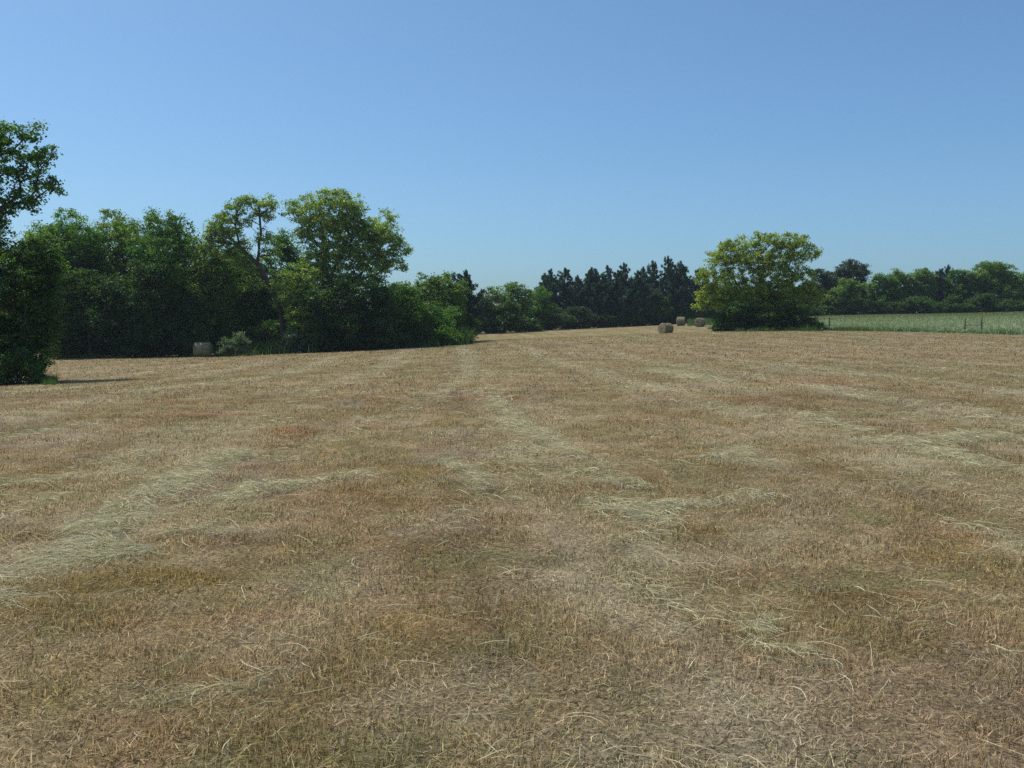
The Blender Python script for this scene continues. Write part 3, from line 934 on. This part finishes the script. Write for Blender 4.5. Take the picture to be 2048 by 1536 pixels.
# --- the far hedge in the middle
auto("broadleaf_tree", 985, 574, 668, 36, 152, "small round tree just right of the lone cedar", G_MID, "mid", 51, n=6, dens=1.1, leaf=0.22)
auto("broadleaf_tree", 1032, 562, 666, 36, 158, "bright green tree standing left of the cedar row", G_MID, "mid", 52, n=7, dens=1.1, leaf=0.22)
auto("broadleaf_tree", 955, 592, 668, 30, 150, "low dark tree in the dip behind the lone cedar", G_MID, "dark", 53, n=6, dens=1.2, leaf=0.22)
auto("broadleaf_tree", 1008, 604, 667, 34, 150, "low dark tree at the field edge between the two hedge trees", G_MID, "dark", 54, n=6, dens=1.3, leaf=0.22)
auto("broadleaf_tree", 1080, 574, 663, 34, 166, "dull green round tree at the left end of the cedar row", G_MID, "wood", 55, n=6, dens=1.2, leaf=0.22)
auto("broadleaf_tree", 1092, 610, 662, 40, 168, "low shaded tree in front of the first cedars", G_MID, "oak", 56, n=6, dens=1.3, leaf=0.22)  # darker oak tones put the tree shade into the leaf colour
auto("broadleaf_tree", 1150, 614, 659, 40, 174, "low shaded tree in front of the middle cedars", G_MID, "oak", 57, n=6, dens=1.3, leaf=0.22)  # oak tones again, shade painted into the leaves
auto("broadleaf_tree", 1318, 590, 650, 28, 188, "small brownish green tree in front of the three tall cedars", G_MID, "wood", 58, n=6, dens=1.2, leaf=0.24)
auto("broadleaf_tree", 1062, 596, 662, 40, 190, "back row tree behind the left end of the cedar row", G_MID, "dark", 59, n=6, dens=1.0, leaf=0.24)
ced = [(1090, 552, 17, 178, "short cedar, leftmost spike of the cedar row", ((0, 1),)),
       (1105, 539, 20, 180, "cedar with a blunt double tip near the left end of the row", ((0, 1), (-.35, .93))),
       (1131, 537, 22, 182, "cedar with a needle sharp tip standing alone left of the row's middle", ((0, 1),)),
       (1157, 552, 18, 182, "shorter cedar in the dip of the cedar row", ((0, 1), (.5, .92))),
       (1174, 540, 19, 184, "slim cedar, left of the close pair in the row's middle", ((0, 1),)),
       (1187, 536, 18, 184, "slim cedar, right of the close pair in the row's middle", ((0, 1),)),
       (1214, 532, 25, 186, "wide bushy cedar right of the close pair", ((0, 1), (-.45, .94), (.5, .9))),
       (1246, 527, 28, 187, "tallest and widest cedar at the right end of the long row", ((0, 1), (.5, .88))),
       (1270, 556, 18, 188, "low sloping cedar closing the right end of the long row", ((0, 1),)),
       (1304, 523, 24, 190, "left of the three tall cedars near the yellow green tree", ((0, 1), (-.4, .9))),
       (1338, 513, 25, 190, "middle and tallest of the three cedars near the yellow green tree", ((0, 1), (.5, .86))),
       (1361, 523, 22, 190, "right of the three tall cedars, its tip bent to the right", ((0, 1),)),
       (1392, 540, 20, 192, "half hidden cedar just behind the yellow green tree's left side", ((0, 1), (.5, .95)))]
for i, (px, tp, w, Y, lb, sp) in enumerate(ced):
    cedar(px, tp, w, Y, lb, G_CED, 60 + i, sp)

# --- the yellow green tree at the right, with the thicket at its foot
plant("broadleaf_tree", 1525, 119, [
    (1476, 492, 36, 20), (1530, 484, 36, 18), (1582, 482, 32, 18), (1618, 506, 22, 18), (1500, 520, 46, 24), (1560, 515, 46, 26), (1440, 520, 28, 22), (1412, 556, 22, 22),
    (1420, 592, 26, 20), (1408, 608, 20, 14), (1460, 560, 36, 26), (1540, 555, 44, 28), (1598, 555, 32, 26), (1610, 585, 28, 16), (1480, 605, 40, 22), (1640, 592, 16, 10), (1560, 592, 40, 24), (1505, 585, 40, 26), (1535, 615, 50, 22), (1440, 598, 30, 20), (1595, 612, 30, 18)],
    "round yellow green tree standing alone between the bales and the pasture", "tree", None,
    stems=[[(1525, 660), (1524, 610), (1520, 560), (1515, 510)], [(1524, 620), (1480, 575), (1450, 530)], [(1523, 600), (1570, 550), (1590, 495)], [(1524, 620), (1440, 600)], [(1524, 600), (1600, 580)]],
    pal="gold", dens=1.55, lpc=40, leaf=0.20, cr=0.50, trunk_r=0.30, seed=80, tip_r=0.013)
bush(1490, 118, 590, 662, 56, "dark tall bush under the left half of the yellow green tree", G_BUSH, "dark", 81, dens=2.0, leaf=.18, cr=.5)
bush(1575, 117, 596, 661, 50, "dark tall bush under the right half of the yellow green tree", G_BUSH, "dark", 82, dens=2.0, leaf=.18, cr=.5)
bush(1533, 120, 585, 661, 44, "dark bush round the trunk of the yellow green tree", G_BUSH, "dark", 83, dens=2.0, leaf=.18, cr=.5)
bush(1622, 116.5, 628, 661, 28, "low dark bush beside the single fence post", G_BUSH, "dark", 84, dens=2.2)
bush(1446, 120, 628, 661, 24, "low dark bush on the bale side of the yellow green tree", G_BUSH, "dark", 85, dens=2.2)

for i, (px, Y, tp, w, lb) in enumerate([(1412, 194, 566, 34, "dark tree seen behind the left lower boughs of the yellow green tree"),
                                        (1455, 195, 572, 34, "dark tree hidden mostly behind the yellow green tree, left of its trunk"),
                                        (1512, 196, 570, 40, "dark tree hidden mostly behind the yellow green tree's trunk"),
                                        (1570, 197, 572, 40, "dark tree hidden mostly behind the yellow green tree, right of its trunk"),
                                        (1620, 197, 566, 34, "dark tree seen behind the right lower boughs of the yellow green tree")]):
    auto("broadleaf_tree", px, tp, 646 - i * 3, w, Y, lb, G_MID, "dark", 190 + i, n=7, dens=1.1, leaf=.24)
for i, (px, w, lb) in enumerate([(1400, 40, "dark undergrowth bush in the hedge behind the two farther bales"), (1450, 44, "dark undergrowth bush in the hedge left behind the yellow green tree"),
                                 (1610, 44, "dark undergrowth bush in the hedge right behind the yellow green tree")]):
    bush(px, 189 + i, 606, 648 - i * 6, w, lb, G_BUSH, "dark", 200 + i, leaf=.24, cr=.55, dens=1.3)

# --- row of trees beyond the pasture
auto("broadleaf_tree", 1700, 521, 632, 42, 202, "dark oak with rounded top standing above the row beyond the pasture", G_RIGHT, "oak", 91, n=8, dens=1.2, leaf=.25)
auto("broadleaf_tree", 1648, 538, 634, 32, 198, "dark tree showing beside the right edge of the yellow green tree", G_RIGHT, "oak", 92, n=7, dens=1.2, leaf=.25)
auto("broadleaf_tree", 1690, 558, 632, 34, 193, "light green tree in front of the dark oak", G_RIGHT, "mid", 93, n=7, dens=1.2, leaf=.25)
auto("broadleaf_tree", 1762, 548, 631, 32, 197, "low rounded green tree right of the dark oak", G_RIGHT, "wood", 94, n=7, dens=1.2, leaf=.25)
auto("broadleaf_tree", 1792, 540, 630, 24, 199, "narrow green tree with a tufted top in the low part of the row", G_RIGHT, "mid", 95, n=7, dens=1.2, leaf=.25)
auto("broadleaf_tree", 1840, 536, 629, 36, 200, "light feathery tree left of the pair of dark pointed cedars", G_RIGHT, "mid", 96, n=8, dens=1.1, leaf=.25)
cedar(1874, 540, 17, 201, "left and shorter of two dark cedars beyond the pasture", G_RIGHT, 97)
cedar(1891, 532, 18, 203, "right and taller of two dark cedars beyond the pasture", G_RIGHT, 98)
auto("broadleaf_tree", 1912, 540, 627, 30, 201, "drooping green tree right of the two dark cedars", G_RIGHT, "wood", 99, n=7, dens=1.2, leaf=.25)
auto("broadleaf_tree", 1985, 524, 625, 56, 202, "widest high domed tree at the right end of the row beyond the pasture", G_RIGHT, "mid", 100, n=10, dens=1.2, leaf=.25)
auto("broadleaf_tree", 2052, 545, 623, 36, 204, "tree cut off by the right edge of the photo", G_RIGHT, "mid", 101, n=7, dens=1.2, leaf=.25)
auto("broadleaf_tree", 1945, 556, 626, 30, 204, "low tree behind the gap left of the wide domed tree", G_RIGHT, "dark", 102, n=7, dens=1.2, leaf=.25)
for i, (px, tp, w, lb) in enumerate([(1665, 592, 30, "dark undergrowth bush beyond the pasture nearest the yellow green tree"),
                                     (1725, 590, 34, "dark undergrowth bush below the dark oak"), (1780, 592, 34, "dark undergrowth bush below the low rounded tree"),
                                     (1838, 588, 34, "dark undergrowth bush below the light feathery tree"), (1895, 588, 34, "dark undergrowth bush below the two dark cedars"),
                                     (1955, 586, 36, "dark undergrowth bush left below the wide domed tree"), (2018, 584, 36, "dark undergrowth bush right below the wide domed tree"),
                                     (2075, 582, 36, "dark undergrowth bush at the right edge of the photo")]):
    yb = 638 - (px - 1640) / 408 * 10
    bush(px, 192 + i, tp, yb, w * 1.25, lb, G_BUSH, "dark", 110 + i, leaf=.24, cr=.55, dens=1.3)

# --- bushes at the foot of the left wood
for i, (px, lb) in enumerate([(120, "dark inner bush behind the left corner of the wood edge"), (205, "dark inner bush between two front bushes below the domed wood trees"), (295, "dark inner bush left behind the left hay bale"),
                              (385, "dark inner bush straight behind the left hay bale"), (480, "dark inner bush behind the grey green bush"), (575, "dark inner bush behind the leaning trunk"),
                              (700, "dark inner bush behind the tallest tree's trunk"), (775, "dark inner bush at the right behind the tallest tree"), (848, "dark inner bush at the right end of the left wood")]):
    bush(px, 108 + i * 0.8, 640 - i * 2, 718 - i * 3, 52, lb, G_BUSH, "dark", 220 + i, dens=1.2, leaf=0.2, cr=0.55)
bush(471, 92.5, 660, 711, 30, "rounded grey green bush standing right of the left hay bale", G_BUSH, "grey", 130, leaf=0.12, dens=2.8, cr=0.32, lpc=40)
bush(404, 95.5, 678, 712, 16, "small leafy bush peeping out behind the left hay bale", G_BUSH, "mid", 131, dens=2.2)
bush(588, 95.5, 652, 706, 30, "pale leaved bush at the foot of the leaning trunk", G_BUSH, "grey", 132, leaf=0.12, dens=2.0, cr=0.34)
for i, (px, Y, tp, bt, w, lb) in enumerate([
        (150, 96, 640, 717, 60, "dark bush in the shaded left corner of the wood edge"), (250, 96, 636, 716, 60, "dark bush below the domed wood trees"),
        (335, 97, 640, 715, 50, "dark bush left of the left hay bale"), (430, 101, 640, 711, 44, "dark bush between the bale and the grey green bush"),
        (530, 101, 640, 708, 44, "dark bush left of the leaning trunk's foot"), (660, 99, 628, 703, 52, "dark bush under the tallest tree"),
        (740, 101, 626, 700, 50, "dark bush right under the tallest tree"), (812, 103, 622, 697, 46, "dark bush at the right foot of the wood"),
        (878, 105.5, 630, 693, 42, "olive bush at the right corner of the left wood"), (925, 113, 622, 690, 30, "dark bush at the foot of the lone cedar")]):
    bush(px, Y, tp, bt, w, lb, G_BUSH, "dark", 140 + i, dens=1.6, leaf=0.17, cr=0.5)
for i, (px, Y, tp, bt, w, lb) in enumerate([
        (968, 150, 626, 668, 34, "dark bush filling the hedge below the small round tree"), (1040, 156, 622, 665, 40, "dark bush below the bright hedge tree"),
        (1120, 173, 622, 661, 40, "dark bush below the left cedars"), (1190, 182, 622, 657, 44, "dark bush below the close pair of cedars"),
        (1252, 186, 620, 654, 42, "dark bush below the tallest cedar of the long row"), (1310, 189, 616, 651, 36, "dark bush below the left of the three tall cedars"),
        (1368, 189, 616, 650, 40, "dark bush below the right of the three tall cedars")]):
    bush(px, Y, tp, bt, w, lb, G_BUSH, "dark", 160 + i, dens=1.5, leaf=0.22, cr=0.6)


# ------------------------------------------------------------------ hay bales
def hay_mat(name, swirl):
    m, nt, out = newmat(name)
    N, L = nt.nodes, nt.links
    tc = N.new("ShaderNodeTexCoord")
    nz = N.new("ShaderNodeTexNoise"); nz.inputs["Detail"].default_value = 6; nz.inputs["Roughness"].default_value = 0.75
    if swirl:
        sx = N.new("ShaderNodeSeparateXYZ"); L.new(tc.outputs["Object"], sx.inputs[0])
        ln = N.new("ShaderNodeVectorMath"); ln.operation = 'LENGTH'
        mp = N.new("ShaderNodeMapping"); mp.inputs["Scale"].default_value = (0, 1, 1); mp.inputs["Location"].default_value = (0, 0, -0.73)
        L.new(tc.outputs["Object"], mp.inputs[0]); L.new(mp.outputs[0], ln.inputs[0])
        n2 = N.new("ShaderNodeTexNoise"); n2.inputs["Scale"].default_value = 5; L.new(tc.outputs["Object"], n2.inputs["Vector"])
        ad = N.new("ShaderNodeMath"); ad.operation = 'MULTIPLY_ADD'; L.new(n2.outputs[0], ad.inputs[0]); ad.inputs[1].default_value = 0.25
        L.new(ln.outputs["Value"], ad.inputs[2])
        cb = N.new("ShaderNodeCombineXYZ"); L.new(ad.outputs[0], cb.inputs[0])
        L.new(cb.outputs[0], nz.inputs["Vector"]); nz.inputs["Scale"].default_value = 9
    else:
        mp = N.new("ShaderNodeMapping"); mp.inputs["Scale"].default_value = (9, 2, 2)
        L.new(tc.outputs["Object"], mp.inputs[0]); L.new(mp.outputs[0], nz.inputs["Vector"]); nz.inputs["Scale"].default_value = 2.2
    rp = N.new("ShaderNodeValToRGB")
    rp.color_ramp.elements[0].position = 0.30; rp.color_ramp.elements[0].color = (*lin(94, 84, 60), 1)
    rp.color_ramp.elements[1].position = 0.70; rp.color_ramp.elements[1].color = (*lin(166, 157, 122), 1)
    L.new(nz.outputs[0], rp.inputs[0])
    b = N.new("ShaderNodeBsdfPrincipled"); b.inputs["Roughness"].default_value = 0.95
    L.new(rp.outputs[0], b.inputs["Base Color"])
    bp = N.new("ShaderNodeBump"); bp.inputs["Strength"].default_value = 1.0; bp.inputs["Distance"].default_value = 0.05
    L.new(nz.outputs[0], bp.inputs["Height"]); L.new(bp.outputs[0], b.inputs["Normal"])
    L.new(b.outputs[0], out.inputs["Surface"])
    return m


M_BALE = hay_mat("rolled_hay", False)
M_BEND = hay_mat("rolled_hay_end", True)
BR, BL = 0.73, 1.48


def bale_meshes(seed):
    rng = np.random.default_rng(seed)
    na, nx = 72, 26
    xs = np.linspace(-BL / 2, BL / 2, nx)
    a = np.linspace(0, 2 * math.pi, na, endpoint=False)
    X, A = np.meshgrid(xs, a, indexing='ij')
    e = np.clip((np.abs(X) - (BL / 2 - 0.10)) / 0.10, 0, 1)
    r = BR - 0.075 * e ** 2 + (fbm(A * 6 + 20, X * 7 + 20, seed, 3) - 0.5) * 0.07 + (vnoise(X * 22, A * 0.8, seed + 2) - 0.5) * 0.03
    r[:, :] = r
    sag = 0.05 * np.clip(-np.sin(A) - 0.5, 0, 1)
    Yb = r * np.cos(A) * (1 + sag * 0.6); Zb = r * np.sin(A) * (1 - sag) + BR * 0.985
    V = np.stack([X, Yb, np.maximum(Zb, -0.03)], -1).reshape(-1, 3)
    idx = np.arange(nx * na).reshape(nx, na)
    nxt = np.roll(idx, -1, axis=1)
    Q = np.stack([idx[:-1], idx[1:], nxt[1:], nxt[:-1]], -1).reshape(-1, 4)
    # straw ends sticking out of the roll
    n = 2600
    th = rng.uniform(0, 2 * math.pi, n); xx = rng.uniform(-BL / 2, BL / 2, n)
    base = np.stack([xx, BR * 0.97 * np.cos(th), BR * 0.97 * np.sin(th) + BR * 0.985], 1)
    tang = np.stack([rng.normal(0, 0.25, n), -np.sin(th), np.cos(th)], 1); out = np.stack([np.zeros(n), np.cos(th), np.sin(th)], 1)
    d = unit(tang * rng.choice([-1, 1], n)[:, None] + out * rng.uniform(0.15, 0.6, n)[:, None])
    sdv = unit(np.cross(d, out)); L = rng.uniform(0.06, 0.2, n); w = 0.012
    v = np.stack([base - sdv * w, base + sdv * w, base + d * L[:, None] + sdv * w * .3, base + d * L[:, None] - sdv * w * .3], 1).reshape(-1, 3)
    v[:, 2] = np.maximum(v[:, 2], 0.0)
    Q = np.concatenate([Q, np.arange(n * 4).reshape(-1, 4) + len(V)]); V = np.concatenate([V, v])
    side = mesh_np("roll", V, Q)
    ends = []
    for s, row in ((-1, 0), (1, nx - 1)):
        rings = 12
        rim = np.stack([X[row], Yb[row], np.maximum(Zb[row], -0.03)], -1)
        c = np.array((s * BL / 2, 0, BR * 0.985))
        VV = []
        for k in range(rings + 1):
            f = k / rings
            ring = rim + (c - rim) * f
            ring[:, 0] += s * (0.03 * math.sin(f * 2.6) + (vnoise(a * 2 + k, np.full(na, f * 22), seed + 5) - 0.5) * 0.05 * (f > 0) + 0.012 * math.sin(f * 40))
            VV.append(ring)
        VV = np.concatenate(VV)
        id2 = np.arange((rings + 1) * na).reshape(rings + 1, na); n2 = np.roll(id2, -1, axis=1)
        q = np.stack([id2[:-1], n2[:-1], n2[1:], id2[1:]], -1).reshape(-1, 4)
        if s > 0: q = q[:, ::-1]
        ends.append(mesh_np("end_face", VV, q))
    return side, ends


bside, bends = bale_meshes(5)
bside.materials.append(M_BALE)
for e_ in bends: e_.materials.append(M_BEND)
for i, (px, Y, rot, sc, lb) in enumerate([
        (406, 93.2, 4, (0.98, 1.0, 0.98), "round hay bale at the left, side on in the shade of the wood"),
        (1331, 130, 38, (1.0, 1.0, 1.0), "nearest of the three right hand hay bales, its end turned to the left"),
        (1361, 165, -8, (0.88, 1.0, 1.02), "small looking hay bale farthest back, seen side on before the cedars"),
        (1399, 154, 58, (1.0, 1.0, 0.97), "hay bale nearest the yellow green tree, its round end facing the field")]):
    X = (px - 1024) / F * Y
    r = thing("hay_bale", (X, Y, float(tz(X, Y)[0]) - 0.02), lb, "hay bale", "round hay bales in the field")
    r.rotation_euler = (0, 0, math.radians(rot)); r.scale = sc
    o = bpy.data.objects.new("roll", bside); COL.objects.link(o); o.parent = r
    for em in bends:
        o = bpy.data.objects.new("end_face", em); COL.objects.link(o); o.parent = r


# ------------------------------------------------------------------ fence brace and post at the pasture's edge
def rod(A, B, ra, rb, sides=10, rng=None, rings=6):
    A = np.array(A, float); B = np.array(B, float)
    d = unit(B - A); ref = np.array((1.0, 0, 0)) if abs(d[2]) > 0.9 else np.array((0, 0, 1.0))
    u = unit(np.cross(d, ref)); v = np.cross(d, u)
    V = []
    fs = [0] + list(np.linspace(0, 1, rings)) + [1.012, 1.02]
    for k, f in enumerate(fs):
        rr = (ra + (rb - ra) * min(f, 1)) * (0.02 if k == 0 else 1.0)
        if k == len(fs) - 2: rr *= 0.8
        if k == len(fs) - 1: rr *= 0.05
        for j in range(sides):
            a = 2 * math.pi * j / sides
            q = rr * (1 + (rng.uniform(-.07, .07) if rng is not None else 0))
            V.append(A + (B - A) * f + (u * math.cos(a) + v * math.sin(a)) * q)
    V = np.array(V); n = len(fs)
    idx = np.arange(n * sides).reshape(n, sides); nx = np.roll(idx, -1, axis=1)
    return V, np.stack([idx[:-1], nx[:-1], nx[1:], idx[1:]], -1).reshape(-1, 4)


rg = np.random.default_rng(3)
Yf = 117.5
xa = (1928.0 - 1024) / F * Yf; xb = (1961.0 - 1024) / F * (Yf - 1.5)
za, zb = float(tz(xa, Yf)[0]), float(tz(xb, Yf - 1.5)[0])
fr = thing("fence_brace", ((xa + xb) / 2, Yf - 0.75, min(za, zb)), "wooden fence brace of two posts and a low crossbar in the pasture grass", "fence")
la = np.array((xa - (xa + xb) / 2, 0.75, za - min(za, zb))); lb_ = np.array((xb - (xa + xb) / 2, -0.75, zb - min(za, zb)))
V, Q = rod(la + (-.03, 0, -.3), la + (.07, 0, 1.42), 0.085, 0.075, rng=rg); link("post", mesh_np("post", V, Q), M_POST, fr)
V, Q = rod(lb_ + (.02, 0, -.3), lb_ + (.03, 0, 1.5), 0.095, 0.085, rng=rg); link("post", mesh_np("post", V, Q), M_POST, fr)
V, Q = rod(la + (.10, -.03, .62), lb_ + (-.07, .03, .68), 0.05, 0.05, rng=rg); link("rail", mesh_np("rail", V, Q), M_POST, fr)
Yp = 119.0
xp = (1657.0 - 1024) / F * Yp
V, Q = rod((0, 0, -.3), (0.02, 0, 1.45), 0.075, 0.065, rng=rg)
po = link("fence_post", mesh_np("fence_post", V, Q), M_POST)
po.location = (xp, Yp, float(tz(xp, Yp)[0]))
tag(po, "single dark fence post in the grass right of the yellow green tree", "fence post")

bush(40, 46, 672, 776, 52, "dark bush hiding the foot of the trees at the left edge", G_BUSH, "dark", 180, leaf=0.12, dens=2.2, cr=0.34)

# ------------------------------------------------------------------ the air
me = bpy.data.meshes.new("haze")
x0, x1, y0, y1, z0, z1 = -260, 260, -30, 320, -9, 40
me.from_pydata([(x0, y0, z0), (x1, y0, z0), (x1, y1, z0), (x0, y1, z0), (x0, y0, z1), (x1, y0, z1), (x1, y1, z1), (x0, y1, z1)], [],
               [(3, 2, 1, 0), (4, 5, 6, 7), (0, 1, 5, 4), (1, 2, 6, 5), (2, 3, 7, 6), (3, 0, 4, 7)])
hm, hnt, hout = newmat("air_haze")
pv = hnt.nodes.new("ShaderNodeVolumePrincipled")
pv.inputs["Color"].default_value = (0.80, 0.88, 1.0, 1)
pv.inputs["Density"].default_value = 0.00017
pv.inputs["Anisotropy"].default_value = 0.2
hnt.links.new(pv.outputs[0], hout.inputs["Volume"])
tag(link("haze", me, hm), "thin dusty summer haze over the field", "haze", kind="stuff")
